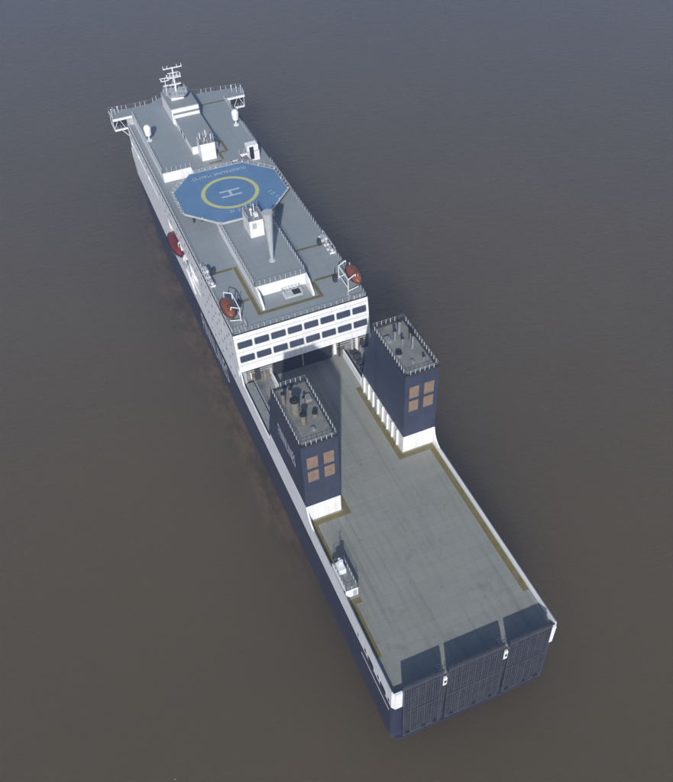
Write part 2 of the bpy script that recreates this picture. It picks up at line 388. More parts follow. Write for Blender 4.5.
# ------------------------------------------------------------------ funnel casings
def funnel(s):
    ya, yt, yb = YA[s], YT[s], YB[s]
    X = lambda a, b: sorted((s * a, s * b))
    xa, xb = X(8.2, 14.98)
    f = MB().prism([(ya, 20.4), (ya, 36.3), (yt, 36.3), (yb, 20.4)], 'x', xa, xb).build('funnel_casing', M['funnel_navy'], ferry)
    if s < 0: tag(f, 'port funnel casing with white name on its side')
    x0, x1 = X(8.2, 14.71)
    b = MB().prism([(ya, ZD - .2), (ya, 20.4), (yb, 20.4), (yb + .9, ZD - .2)], 'x', x0, x1).build('casing_base', M['white'], f)
    rb = MB()
    n = 8
    for i in range(n):
        y = ya + 2.2 + i * 2.25
        rb.prism([(y, ZD), (y, 20.2), (y + .28, 20.2), (y + .28, ZD)], 'x', *X(7.85, 8.199))
    rb.build('base_ribs', M['white'], b)
    # sunken sooty top with coaming
    cm = MB(); w = .3
    cm.box(xa, xb, ya, ya + w, 36.301, 37.0); cm.box(xa, xb, yt - w, yt, 36.301, 37.0)
    cm.box(xa, xa + w, ya + w, yt - w, 36.301, 37.0); cm.box(xb - w, xb, ya + w, yt - w, 36.301, 37.0)
    cm.build('top_coaming', M['dark'], f)
    MB().box(xa + w, xb - w, ya + w, yt - w, 36.301, 36.5).build('casing_top', M['soot'], f)
    rl = MB(); z = 37.0; e = .12
    rl.rail([(xa + e, ya + e, z), (xb - e, ya + e, z), (xb - e, yt - e, z), (xa + e, yt - e, z), (xa + e, ya + e, z)], h=1.0, sp=.95, pw=.12, rw=.04)
    rl.build('railing', M['rail'], f)
    # vent louvres on the aft face, two by two
    for u in ((9.1, 11.0), (12.1, 14.1)):
        for z0, z1 in ((31.0, 33.8), (27.4, 30.1)):
            a, b_ = X(*u)
            v = MB().bbox(a, b_, ya - .14, ya - .001, z0, z1, .03).build('vent_grille', M['vent'], f)
            l = MB(); k = 7
            for i in range(k):
                zz = z0 + .2 + (z1 - z0 - .4) * i / (k - 1)
                l.box(a + .12, b_ - .12, ya - .22, ya - .141, zz - .07, zz + .07)
            l.build('louvre_slats', M['pipe'], v)
    # exhaust pipes
    P = [(-13.9, 47.3, .32, 2.7), (-12.1, 48.6, .28, 1.9), (-12.7, 44.7, .72, 3.0), (-12.4, 41.6, .5, 2.4), (-9.9, 42.6, .42, .8), (-10.6, 46.2, .2, 1.4)] if s < 0 else \
        [(10.9, 54.2, .26, 2.3), (12.5, 55.6, .3, 3.0), (12.9, 50.8, .24, 3.2), (9.7, 50.0, .5, .7), (13.6, 52.6, .42, 2.4), (11.6, 52.4, .22, 1.6), (13.4, 47.2, .2, .9)]
    for x, y, r, hh in P:
        z0 = 36.5
        p = MB(); p.cyl((x, y, z0), (x, y, z0 + .15), r * 1.35, n=14); p.cyl((x, y, z0 + .15), (x, y, z0 + hh), r, n=14)
        po = p.build('exhaust_pipe', M['pipe'] if s < 0 else M['midgrey'], f)
        c = MB(); c.cyl((x, y, z0 + hh), (x, y, z0 + hh + .22), r * 1.2, r * 1.2, 14); c.cyl((x, y, z0 + hh + .22), (x, y, z0 + hh + .36), r * .9, r * .8, 14)
        c.build('exhaust_cap', M['black'], po)
    d = MB(); d.bbox(*X(9.0, 10.2), ya + 9.6, ya + 11.2, 36.5, 37.1, .05); d.bbox(*X(11.0, 11.6), ya + 3.0, ya + 3.8, 36.5, 36.9, .04)
    d.build('access_hatch', M['midgrey'], f)
    ld = MB()
    for k in (0, .45): ld.bar((s * 8.05, ya + 12.3 + k, ZD + .2), (s * 8.05, ya + 12.3 + k, 37.4), .06)
    for i in range(44): ld.bar((s * 8.05, ya + 12.3, ZD + .5 + i * .48), (s * 8.05, ya + 12.75, ZD + .5 + i * .48), .04)
    ld.build('ladder', M['navy'], f)
    return f
fp = funnel(-1); fs_ = funnel(1)
lettering('FINNLINES', 'funnel_lettering', M['letter'], fp, (-14.98, 48.9, 27.4), (0, -1, 0), (0, 0, 1), 8.7, 3.3, .03, expand=.008)
lettering('FINNLINES', 'funnel_lettering', M['letter'], fs_, (14.98, 48.9, 27.4), (0, 1, 0), (0, 0, 1), 8.7, 3.3, .03, expand=.008)
lettering('FINNLINES', 'hull_lettering', M['letter'], hull, (-15.0, 109.2, 4.3), (0, -1, 0), (0, 0, 1), 21.5, 5.6, .03, expand=.006)
lettering('FINNLINES', 'hull_lettering', M['letter'], hull, (15.0, 87.7, 4.3), (0, 1, 0), (0, 0, 1), 21.5, 5.6, .03, expand=.006)

# side trenches between funnel casings and superstructure
for s in (-1, 1):
    X = lambda a, b: sorted((s * a, s * b))
    tr = MB(); tr.box(*X(8.2, 8.45), YB[s] + 1.0, 74.1, ZD - .1, 18.0)
    w = tr.build('trench_wall', M['white'], ferry)
    fl = MB(); fl.box(*X(8.45, 14.7), YB[s] + 1.2, 74.1, ZD + .004, ZD + .03); fl.build('trench_floor', M['soot'], w)
    cb = MB(); cb.bbox(*X(12.6, 14.3), YB[s] + 2.0, 73.6, ZD + .03, 17.3, .1); cb.build('side_casing', M['midgrey'], w)
    cc = MB()
    for k in range(5): cc.bbox(*X(10.0, 11.6), YB[s] + 2.6 + k * 1.9, YB[s] + 3.7 + k * 1.9, ZD + .03, 16.6 + .3 * (k % 2), .05)
    cc.build('deck_lockers', M['dark'], w)
    rr = MB(); rr.rail([(s * 12.3, YB[s] + 2, ZD + .03), (s * 12.3, 73.9, ZD + .03)], h=2.0, sp=.9, pw=.09); rr.build('trench_railing', M['rail'], w)

# ------------------------------------------------------------------ superstructure
YF = 172
ss = MB()
core = 13.4
ss.box(-core, core, 77, YF, ZD + .05, 29.15)
# outer side walls, 1.6 m deep, with boat and promenade recesses left open
def side(s):
    X = lambda a, b: sorted((s * a, s * b))
    xo = X(core, 14.995)
    R = [(104.5, 111.5, 17.6, 23.2), (113, 120, 17.6, 23.2), (121.5, 131.5, 17.6, 23.2), (140, 151, 23.6, 25.0), (152, 163, 23.6, 25.0), (164, 170.5, 23.6, 25.0)]
    edges = sorted(set([75.8, YF] + [v for r in R for v in r[:2]]))
    for a, b in zip(edges[:-1], edges[1:]):
        hole = [r for r in R if r[0] <= a and b <= r[1]]
        if hole:
            z0, z1 = hole[0][2:]
            ss.box(*xo, a, b, 17.0, z0); ss.box(*xo, a, b, z1, 29.15)
        else: ss.box(*xo, a, b, 17.0, 29.15)
    return R
R = side(-1); side(1)
sup = ss.build('superstructure', M['white_side'], ferry)
# raked aft face with its two window decks
fa = MB()
fa.prism([(74.35, 20.15), (75.75, 29.3), (77.2, 29.3), (77.2, 20.15)], 'x', -15.0, 15.0)
af = fa.build('aft_facade', M['white'], sup)
def face_y(z): return 74.35 + 1.4 * (z - 20.15) / 9.15
def rounded(x0, x1, z0, z1, r=.28, n=4):
    P = []
    for cx, cz, a0 in ((x1 - r, z1 - r, 0), (x0 + r, z1 - r, 90), (x0 + r, z0 + r, 180), (x1 - r, z0 + r, 270)):
        for k in range(n + 1):
            a = math.radians(a0 + 90 * k / n); P.append((cx + r * math.cos(a), cz + r * math.sin(a)))
    return P
def face_panel(mb, poly, off0, off1, mi=0):
    n = len(poly)
    v = [(x, face_y(z) - off0, z) for x, z in poly] + [(x, face_y(z) - off1, z) for x, z in poly]
    mb.add(v, [tuple(range(n))[::-1], tuple(range(n, 2 * n))] + [(i, (i + 1) % n, n + (i + 1) % n, n + i) for i in range(n)], mi)
for zc in (26.75, 23.3):
    for i in range(8):
        xc = -12.85 + i * 25.7 / 7 * 1.0
        a = MB(); face_panel(a, rounded(xc - 1.68, xc + 1.68, zc - .88, zc + .88), 0.002, .05)
        fr = a.build('window', M['grey'], af)
        g = MB(); face_panel(g, rounded(xc - 1.56, xc + 1.56, zc - .77, zc + .77), .0505, .065)
        g.build('pane', M['glass'], fr)
for zc in (25.03, 21.75, 28.35):
    tr = MB(); face_panel(tr, [(-15, zc - .05), (15, zc - .05), (15, zc + .05), (-15, zc + .05)], .002, .05); tr.build('facade_seam', M['grey'], af)
# grimy bulkhead below the facade with black panels painting its shadowed middle, and clutter
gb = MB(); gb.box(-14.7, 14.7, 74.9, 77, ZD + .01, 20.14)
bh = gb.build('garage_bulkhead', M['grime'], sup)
for x0, x1 in ((-7.6, -1.0), (-.6, 6.0)):
    d = MB().box(x0, x1, 74.78, 74.899, ZD + .05, 19.6).build('door_shade_panel', M['black'], bh)  # black door panels put the shadow on the bulkhead's middle into colour
    k = MB()
    for i in range(10): k.box(x0 + .2, x1 - .2, 74.72, 74.779, ZD + .3 + i * .36, ZD + .4 + i * .36)
    k.build('shade_panel_ribs', M['dark'], d)
for i, x in enumerate((-14, -12.7, -11.3, -9.7, -8.3, 6.6, 7.6, 9.4, 10.6, 11.8, 13.0, 14.1)):
    q = MB(); w = (.35, .12, .5, .2, .3)[i % 5]
    q.bbox(x - w, x + w, 74.25 + .2 * (i % 2), 74.899, ZD + (.05, 1.4, .9)[i % 3], 19.9 - (.2, 1.0, .1)[i % 3], .04)
    q.build(('pipe_trunk', 'cable_box')[i % 2], (M['grey'], M['white'], M['dark'], M['midgrey'])[i % 4], bh)
q = MB()
for z in (19.3, 18.7): q.cyl((-14.6, 74.7, z), (-7.8, 74.7, z), .09, n=6); q.cyl((6.2, 74.7, z), (14.6, 74.7, z), .09, n=6)
q.build('pipe_run', M['grey'], bh)

# inside of the side recesses
for s in (-1, 1):
    X = lambda a, b: sorted((s * a, s * b))
    for (a, b, z0, z1) in R:
        d = MB().box(*X(core - .0, core + .06), a + .01, b - .01, z0 + .01, z1 - .01).build('recess_back', M['midgrey'], sup)
        if z1 - z0 > 4:
            g = MB(); g.rail([(s * 14.8, a + .2, z0), (s * 14.8, b - .2, z0)], h=1.1, sp=1.2, pw=.09); g.build('recess_railing', M['rail'], d)
            w = MB()
            for k in range(3): w.box(*X(core + .06, core + .12), a + 1 + k * 2.2, a + 1.9 + k * 2.2, z0 + 1.2, z0 + 2.6)
            w.build('recess_windows', M['glass'], d)
    # small cabin windows in rows
    for zc, y0, y1, st_ in ((14.2, 80, 103, 2.9), (18.6, 79, 103, 2.7), (21.6, 79, 103, 2.7), (24.6, 79, 134, 2.7), (27.4, 79, 168, 3.4)):
        y = y0; i = 0
        while y <= y1:
            i += 1
            if (i * 7 + int(zc)) % 5 != 0:
                w = MB().prism(rounded(y - .34, y + .34, zc - .34, zc + .34, .14, 2), 'x', *X(14.99, 15.03)).build('cabin_window', M['port'], sup)
            y += st_
    dr = MB()
    for y in (76.8, 77.8): dr.box(*X(15.0, 15.04), y, y + .22, 17.4, 27.6)
    for z in (20.3, 23.4, 26.4): dr.box(*X(15.0, 15.05), 76, 171.5, z - .05, z + .05)
    dr.build('side_seams', M['grey'], sup)

# main roof deck
rf = MB()
rf.prism([(-15.0, 75.78), (15.0, 75.78), (15.0, 172), (-15.0, 172)], 'z', 29.151, 29.3)
# (aft facade already reaches 29.3 at its top edge; deck sheet sits just above)
roof = rf.build('roof_deck', M['roof'], sup)
MB().box(-14.9, 14.9, 75.9, 171.9, 29.301, 29.306).build('roof_plating', M['roof'], roof)
mk = MB(); z = 29.316
stripe(mk, [(-7.6, 97.1), (-7.6, 80.2), (6.3, 80.2), (6.3, 85.0)], .85, z)
for x0, x1, y in ((-14.3, -8.2, 97.2), (6.9, 14.2, 97.2), (-12.4, -8.2, 85.6), (6.9, 12.6, 85.6)): mk.box(x0, x1, y - .35, y + .35, z - .003, z)
mk.build('walkway_paint', M['olive'], roof)
er = MB(); z = 29.306
er.rail([(-14.75, 171, z), (-14.75, 76.0, z), (14.75, 76.0, z), (14.75, 136, z)], h=1.1, sp=1.35)
er.build('roof_edge_railing', M['rail'], roof)
gt = MB()
for s in (-1, 1): gt.box(s * 14.97 - .05, s * 14.97 + .05, 76, 171.5, 29.3, 29.45)
gt.box(-14.9, 14.9, 75.8, 75.9, 29.306, 29.5)
gt.build('gutter_bar', M['dark'], roof)
# aft deckhouse
dh = MB()
DZ = 32.35
dh.box(-6.7, 5.0, 85.4, 112, 29.306, DZ - .15)
house = dh.build('aft_deckhouse', M['white'], sup)
MB().box(-6.8, 5.1, 85.3, 112, DZ - .149, DZ).build('deckhouse_roof', M['roof'], house)
wg = MB()
for x in (-6.7, 4.55): wg.prism([(80.9, 29.306), (81.0, 30.1), (83.6, 31.9), (85.39, 32.2), (85.39, 29.306)], 'x', x, x + .45)
wg.build('wing_wall', M['white'], house)
hr = MB(); hr.rail([(-6.6, 110, DZ), (-6.6, 85.5, DZ), (4.9, 85.5, DZ), (4.9, 110, DZ)], h=1.1, sp=1.2); hr.build('railing', M['rail'], house)
cp = MB(); cp.bbox(-1.2, 2.9, 82.2, 84.6, 29.306, 29.75, .08); cap = cp.build('stair_coaming', M['grey'], house)
MB().box(.9, 2.6, 82.5, 84.2, 29.751, 29.78).build('stair_opening', M['black'], cap)
q = MB(); q.rail([(-1.1, 82.3, 29.75), (-1.1, 84.5, 29.75), (2.8, 84.5, 29.75), (2.8, 82.3, 29.75)], h=.9, sp=.8); q.build('stair_railing', M['rail'], cap)
# hut on deckhouse with clutter on its roof
hb = MB(); hb.bbox(-1.8, 1.5, 102, 107.4, DZ, 36.7, .08)
hut = hb.build('ventilation_hut', M['white'], house)
MB().bbox(-1.9, 1.6, 101.9, 107.5, 36.701, 36.85, .05).build('hut_roof', M['midgrey'], hut)
cl = MB()
cl.rail([(-1.8, 102, 36.85), (1.5, 102, 36.85), (1.5, 107.3, 36.85), (-1.8, 107.3, 36.85), (-1.8, 102, 36.85)], h=1.0, sp=1.1)
cl.cyl((-.6, 104, 36.85), (-.6, 104, 38.3), .16); cl.cyl((.5, 105.5, 36.85), (.5, 105.5, 38.7), .12); cl.bbox(-.2, .8, 103, 104.2, 36.85, 37.5)
cl.ball((-.6, 104, 38.4), .35, 10, 6); cl.build('hut_fittings', M['rail'], hut)
vs = MB(); vs.box(-1.2, -.2, 101.95, 101.999, 34.6, 36.0); vs.build('hut_door', M['grey'], hut)
# tapered mast, wider at its head
cm = MB(); cm.cyl((-.25, 92.4, DZ), (-.25, 92.4, 44.7), .32, 1.15, 20); cm.cyl((-.25, 92.4, DZ), (-.25, 92.4, DZ + .25), .8, .7, 16)
cm.build('tapered_mast', M['grey'], house)
# ------------------------------------------------------------------ helideck
HZ = 33.0
cx, cy = -.35, 121.2
octo = [(cx - 5.9, cy - 11.6), (cx + 5.9, cy - 11.6), (cx + 12.7, cy - 4.6), (cx + 12.7, cy + 4.9), (cx + 6.6, cy + 11.4), (cx - 6.9, cy + 11.6), (cx - 12.7, cy + 5.2), (cx - 12.7, cy - 4.2)]
def grow(P, k): return [(cx + (x - cx) * k, cy + (y - cy) * k) for x, y in P]
hel = MB().prism(octo, 'z', HZ - .35, HZ).build('helideck', M['blue'], sup)
ed = MB(); A = grow(octo, 1.001); B = grow(octo, 1.012); n = 8
ed.add([(x, y, HZ - .45) for x, y in A] + [(x, y, HZ + .10) for x, y in A] + [(x, y, HZ - .45) for x, y in B] + [(x, y, HZ + .10) for x, y in B],
       [f for i in range(n) for j in [(i + 1) % n] for f in ((i, j, n + j, n + i), (2 * n + i, 2 * n + j, 3 * n + j, 3 * n + i), (n + i, n + j, 3 * n + j, 3 * n + i), (i, j, 2 * n + j, 2 * n + i))])
ed.build('deck_edge', M['grey'], hel)
nt = MB(); G = grow(octo, 1.06)
for i in range(8):
    a, b = Vector((*B[i], HZ)), Vector((*B[(i + 1) % 8], HZ)); c, d = Vector((*G[i], HZ + .45)), Vector((*G[(i + 1) % 8], HZ + .45))
    if i == 0: continue
    k = max(3, int((b - a).length / 1.3))
    for t_ in range(k + 1): nt.bar(a.lerp(b, t_ / k), c.lerp(d, t_ / k), .07)
    for u in (.5, 1): nt.bar(a.lerp(c, u), b.lerp(d, u), .05)
nt.build('safety_net', M['rail'], hel)
sp_ = MB()
for x, y in ((-11, 118), (-11, 126), (10.3, 118), (10.3, 126), (-5.5, 112.5), (5, 131), (-5.5, 131.2), (0, 120)):
    sp_.cyl((x, y, 29.306), (x, y, HZ - .35), .22, n=8)
for x in (-10, 9.3): sp_.box(x - .15, x + .15, 114.5, 127.5, HZ - .8, HZ - .351)
for y in (114, 121, 128): sp_.box(-10, 9.5, y - .15, y + .15, HZ - 1.15, HZ - .81)
sp_.build('support_frame', M['dark'], hel)
un = MB().box(-6.4, 4.8, 112.05, 131.4, 29.306, 32.0).build('under_deck_house', M['white'], hel)
rg = MB(); n = 72
ri, ro = 6.0, 6.95; rx, ry = -.6, 121.0
rg.add([(rx + r * math.cos(2 * pi * i / n), ry + r * math.sin(2 * pi * i / n), HZ + .006) for r in (ri, ro) for i in range(n)], [(i, (i + 1) % n, n + (i + 1) % n, n + i) for i in range(n)])
rg.build('landing_circle', M['ring'], hel)
hh = MB(); z0, z1 = HZ + .003, HZ + .008
for y in (119.55, 121.75): hh.box(-3.1, 1.9, y - .3, y + .3, z0, z1)
hh.box(-.95, -.3, 119.851, 121.449, z0, z1)
hh.build('landing_letter', M['line_white'], hel)
lettering('EUROPALINK MALMÖ', 'helideck_name', M['line_white'], hel, (6.2, 130.7, HZ), (-1, 0, 0), (0, -1, 0), 13.6, 1.45, .006, expand=.01)
lettering('D 20', 'deck_size_mark', M['line_white'], hel, (-3.0, 112.6, HZ), (1, 0, 0), (0, 1, 0), 3.2, 1.0, .006)
lettering('12 t', 'deck_weight_mark', M['line_white'], hel, (7.6, 117.2, HZ), (.35, -.937, 0), (.937, .35, 0), 3.4, 1.1, .006)
el = MB()
for i in range(8):
    a, b = Vector((*B[i], HZ + .1)), Vector((*B[(i + 1) % 8], HZ + .1))
    for t_ in (0, .5): q = a.lerp(b, t_); el.cyl(q, q + Vector((0, 0, .22)), .13, n=8)
el.build('edge_lamps', M['rail'], hel)

# ------------------------------------------------------------------ bridge deck block forward
BZ = 32.1
bd = MB()
outl = [(-13, 137.9), (-5.7, 137.9), (-5.7, 133.2), (4.3, 133.2), (4.3, 138.2), (12.6, 138.2), (12.6, 172), (-13, 172)]
bd.prism(outl, 'z', 29.306, BZ - .15)
bl = bd.build('bridge_block', M['white'], sup)
top = [(-13.1, 137.8), (-5.8, 137.8), (-5.8, 133.1), (4.2, 133.1), (4.2, 136.3), (7.2, 136.3), (7.2, 138.1), (12.7, 138.1), (12.8, 168.3), (18.6, 168.2), (19.3, 173.2), (12, 174.3), (6.5, 175.0), (3.4, 176.8), (-3.6, 177.4), (-7.0, 175.2), (-12.5, 175.0), (-19.0, 175.7), (-18.7, 170.6), (-13.1, 170.6)]
br = MB().prism(top, 'z', BZ - .149, BZ).build('bridge_roof', M['roof'], bl)
fw = MB()
fw.prism([(-13, 171.99), (12.6, 171.99), (12.6, 173.3), (6.0, 174.3), (3.0, 175.9), (-3.4, 176.4), (-6.8, 174.4), (-13, 174.3)], 'z', 26.3, BZ - .15)
fwo = fw.build('wheelhouse_front', M['white'], bl)
fg = MB()
F = [(12.65, 173.37), (6.0, 174.37), (3.0, 175.97), (-3.4, 176.47), (-6.8, 174.47), (-13, 174.37)]
for (x0, y0), (x1, y1) in zip(F[:-1], F[1:]): fg.add([(x0, y0, 29.6), (x1, y1, 29.6), (x1, y1 + .03, 31.3), (x0, y0 + .03, 31.3)], [(0, 1, 2, 3)])
fg.build('bridge_windows', M['glass'], fwo)
bo = MB(); z = BZ
bo.rail([(-13.0, 170.5, z), (-13.0, 137.9, z), (-5.8, 137.9, z)], h=1.1, sp=1.2)
bo.rail([(12.6, 168.2, z), (12.6, 138.3, z), (7.3, 138.3, z)], h=1.1, sp=1.2)
bo.build('railing', M['rail'], br)
bo = MB()
bo.rail([(-18.5, 170.8, z), (-18.8, 175.5, z), (-12.5, 174.8, z), (-7.1, 175.0, z), (-3.7, 177.2, z), (3.3, 176.6, z), (6.4, 174.8, z), (12, 174.1, z), (19.1, 173.0, z), (18.5, 168.4, z)], h=1.15, sp=1.35, pw=.14)
bo.build('front_railing', M['rail'], br)
op = MB(); z = BZ + .006
op.box(4.8, 13.4, 167.3, 168.0, z - .003, z); op.box(4.6, 5.3, 141, 147, z - .003, z); op.box(3.2, 4.5, 140.9, 141.6, z - .003, z); op.box(2.5, 3.1, 137.6, 141.6, z - .003, z); op.box(-1.0, 2.4, 136.8, 137.5, z - .003, z)
op.build('walkway_paint', M['olive'], br)
# stair pit and shelter on the starboard side
sh = MB(); sh.bbox(9.4, 12.4, 138.1, 140.2, BZ, BZ + 1.6, .05)
so = sh.build('stair_shelter', M['white'], bl)
MB().box(10.0, 11.1, 138.0, 138.099, 29.9, BZ + 1.2).build('shelter_door', M['black'], so)
pt = MB(); pt.box(4.4, 9.2, 134.0, 137.9, 29.31, 30.5); po = pt.build('stair_pit', M['dark'], bl)
st2 = MB()
for i in range(9): st2.box(4.8 + .45 * i, 5.15 + .45 * i, 134.5, 137.4, 30.5, 30.55 + .16 * i)
st2.build('stair_treads', M['midgrey'], po)
g = MB(); g.rail([(4.4, 134, 30.5), (9.2, 134, 30.5), (9.2, 137.9, 30.5)], h=1.9, sp=.9); g.build('pit_railing', M['rail'], po)
# central raised casing with steps
cs = MB(); cs.bbox(-3.6, 3.3, 143.0, 159.4, BZ, 34.2, .08); co = cs.build('central_casing', M['white'], bl)
MB().box(-3.65, 3.35, 142.95, 159.4, 34.201, 34.27).build('casing_roof', M['roof'], co)
c2 = MB(); c2.box(-3.75, 3.3, 159.401, 160.5, BZ, 35.1); c2.build('lower_step', M['white'], co)
MB().box(-3.8, 3.35, 159.38, 160.5, 35.101, 35.15).build('lower_step_top', M['roof'], co)
c3 = MB(); c3.box(-4.0, 3.5, 160.501, 172.0, BZ, 36.1); c3.build('upper_step', M['white'], co)
MB().box(-4.05, 3.55, 160.95, 172.1, 36.101, 36.15).build('upper_step_top', M['roof'], co)
q = MB()
for yv in (150, 153): q.box(-3.66, -3.6, yv, yv + 1.2, 32.6, 33.8)
q.build('casing_grille', M['dark'], co)
# forward hut
fh = MB(); fh.bbox(-2.3, 1.5, 138.8, 142.4, BZ, 36.7, .08); fho = fh.build('forward_hut', M['white'], bl)
MB().bbox(-2.4, 1.6, 138.7, 142.5, 36.701, 36.85, .05).build('hut_roof', M['midgrey'], fho)
q = MB(); q.rail([(-2.3, 138.8, 36.85), (1.5, 138.8, 36.85), (1.5, 142.4, 36.85), (-2.3, 142.4, 36.85), (-2.3, 138.8, 36.85)], h=1.0, sp=1.0)
for x, y, a in ((-1.5, 141.5, 1.6), (0, 141.6, 2.0), (1.0, 140.4, 1.3), (-.8, 140, .9)): q.cyl((x, y, 36.85), (x, y, 36.85 + a), .13, n=8)
q.build('hut_fittings', M['rail'], fho)
# bridge wings: glazed cab under the roof slab
for s in (-1, 1):
    y0, y1, xo = (170.9, 175.3, 18.6) if s < 0 else (168.6, 173.2, 18.4)
    X = lambda a, b: sorted((s * a, s * b))
    xi_ = 13.1 if s < 0 else 12.7
    f = MB().box(*X(xi_, xo), y0, y1, 28.3, 28.7).build('bridge_wing', M['white'], bl)
    lip = MB().box(*X(xi_ + .1, xo + .15), y0 - .75, y0 - .45, BZ - .5, BZ + .12).build('wing_lip', M['white'], f)
    gl = MB(); gl.box(*X(xi_ + 1.8, xo - .15), y0 + .45, y0 + .5, 28.7, 31.9); gl.box(*X(xo - .16, xo - .1), y0 + .5, y1 - .2, 28.7, 31.9); gl.build('wing_glazing', M['black'], f)
    pn = MB(); pn.box(*X(xi_, xi_ + 1.75), y0 - .1, y0 + .45, 28.7, 31.94); pn.build('wing_panel', M['grey'], f)
    sr = MB()
    sr.bar((s * xo, y0, 28.7), (s * (xo - 1.6), y0 + .05, 31.9), .16); sr.bar((s * xo, y0, 28.6), (s * xo, y0, 31.9), .16)
    sr.bar((s * (xo - 3.2), y0, 28.7), (s * (xo - 1.6), y0, 31.9), .14); sr.bar((s * xo, y1 - .2, 28.6), (s * xo, y1 - .2, 31.9), .16)
    sr.bar((s * (xo - 2), y0 + .2, 28.3), (s * 14.9, y0 + .2, 26), .2)
    sr.rail([(s * xi_, y0, 28.7), (s * xo, y0, 28.7), (s * xo, y1, 28.7)], h=1.0, sp=.9, pw=.1)
    sr.build('wing_struts', M['rail'], f)
    an = MB()
    for k, (dx, hh_) in enumerate(((-.3, 2.2), (-1.3, 1.5), (-2.4, 1.7))): an.cyl((s * (xo + dx), y0 + 1 + k, BZ), (s * (xo + dx), y0 + 1 + k, BZ + hh_), .07, n=6); an.ball((s * (xo + dx), y0 + 1 + k, BZ + hh_), .18, 8, 6)
    an.build('wing_lamps', M['rail'], f)
# radomes
for s, x, y in ((-1, -12.1, 155), (1, 11.2, 152.8)):
    p = MB(); p.cyl((x, y, BZ), (x, y, BZ + .12), .75, n=12); p.cyl((x, y, BZ + .12), (x, y, BZ + 1.5), .16, n=10); p.cyl((x, y, BZ + 1.5), (x, y, BZ + 1.7), .6, n=12)
    for k in range(4): p.bar((x + .6 * math.cos(k * pi / 2), y + .6 * math.sin(k * pi / 2), BZ + .1), (x, y, BZ + 1.0), .08)
    po = p.build('radome_pedestal', M['rail'], bl)
    d = MB(); d.ball((x, y, BZ + 3.35), .98, 20, 12, 1.15); d.cyl((x, y, BZ + 1.7), (x, y, BZ + 3.35), .8, .98, 20)
    d.build('radome', M['white'], po)
# main radar mast
MX, MY = -.6, 167.0
pl_ = MB(); pl_.bbox(-2.5, 1.0, 165.6, 168.6, 36.15, 37.9, .1); mb_ = pl_.build('radar_mast', M['white'], bl)
pf = MB(); pf.prism([(-4.0, 166.4), (-3.2, 164.2), (.9, 163.4), (2.3, 165.4), (1.9, 169.4), (.2, 170.2), (-1.0, 169.0), (-2.6, 170.0), (-3.9, 168.9)], 'z', 37.9, 38.05)
pf.build('mast_platform', M['grey'], mb_)
g = MB(); g.rail([(-3.9, 166.4, 38.05), (-3.1, 164.3, 38.05), (.8, 163.5, 38.05), (2.2, 165.4, 38.05), (1.8, 169.3, 38.05), (.2, 170.1, 38.05), (-1, 168.9, 38.05), (-2.6, 169.9, 38.05), (-3.8, 168.8, 38.05), (-3.9, 166.4, 38.05)], h=1.0, sp=.9, pw=.1)
g.build('platform_railing', M['rail'], mb_)
k = MB(); k.cyl((MX, MY, 38.05), (MX, MY, 44.6), .30, .16, 12)
for dx in (-1.1, 1.1): k.bar((MX + dx, MY + 1.4, 38.05), (MX, MY, 42), .15)
k.build('mast_pole', M['rail'], mb_)
k = MB(); k.box(MX - 2.5, MX + 2.6, MY - .13, MY + .13, 44.3, 44.52); k.box(MX - 1.9, MX + 1.9, MY - .6, MY + .6, 41.8, 41.95); k.box(MX - 1.5, MX + 1.5, MY - .12, MY + .12, 43.0, 43.15)
for dx in (-2.4, -1.3, 1.3, 2.5): k.cyl((MX + dx, MY, 44.5), (MX + dx, MY, 45.2), .09, n=6)
for dx in (-1.8, 1.8, .9, -.9): k.cyl((MX + dx, MY, 41.9), (MX + dx, MY, 42.8), .16, n=8)
k.rail([(MX - 1.9, MY - .6, 41.95), (MX + 1.9, MY - .6, 41.95), (MX + 1.9, MY + .6, 41.95)], h=.8, sp=.7, pw=.09)
k.build('crosstree', M['rail'], mb_)
k = MB(); k.box(MX - 1.7, MX + 1.5, MY - .95, MY - .7, 40.1, 40.4); k.cyl((MX, MY - .8, 39.7), (MX, MY - .8, 40.1), .25, n=8); k.build('radar_scanner', M['rail'], mb_)
k = MB(); k.cyl((-3.1, 167, 38.05), (-3.1, 167, 42.2), .13, .09, 8); k.box(-4.2, -2.0, 166.9, 167.1, 41.2, 41.35); k.box(-4.5, -1.9, 166.9, 167.1, 42.0, 42.15); k.box(-3.8, -2.4, 166.6, 167.4, 39.9, 40.0)
for dx in (-1, .9): k.ball((-3.1 + dx, 167, 41.6), .22, 8, 6)
k.build('secondary_mast', M['rail'], mb_)
k = MB(); k.ball((1.3, 168.4, 38.6), .42, 12, 8); k.build('mast_dome', M['dark'], mb_)
k = MB()
for x, y in ((-2.7, 165.4), (-.2, 164.3), (1.2, 166.3)): k.bbox(x - .2, x + .2, y - .2, y + .2, 38.05, 38.6, .03)
k.build('platform_boxes', M['midgrey'], mb_)

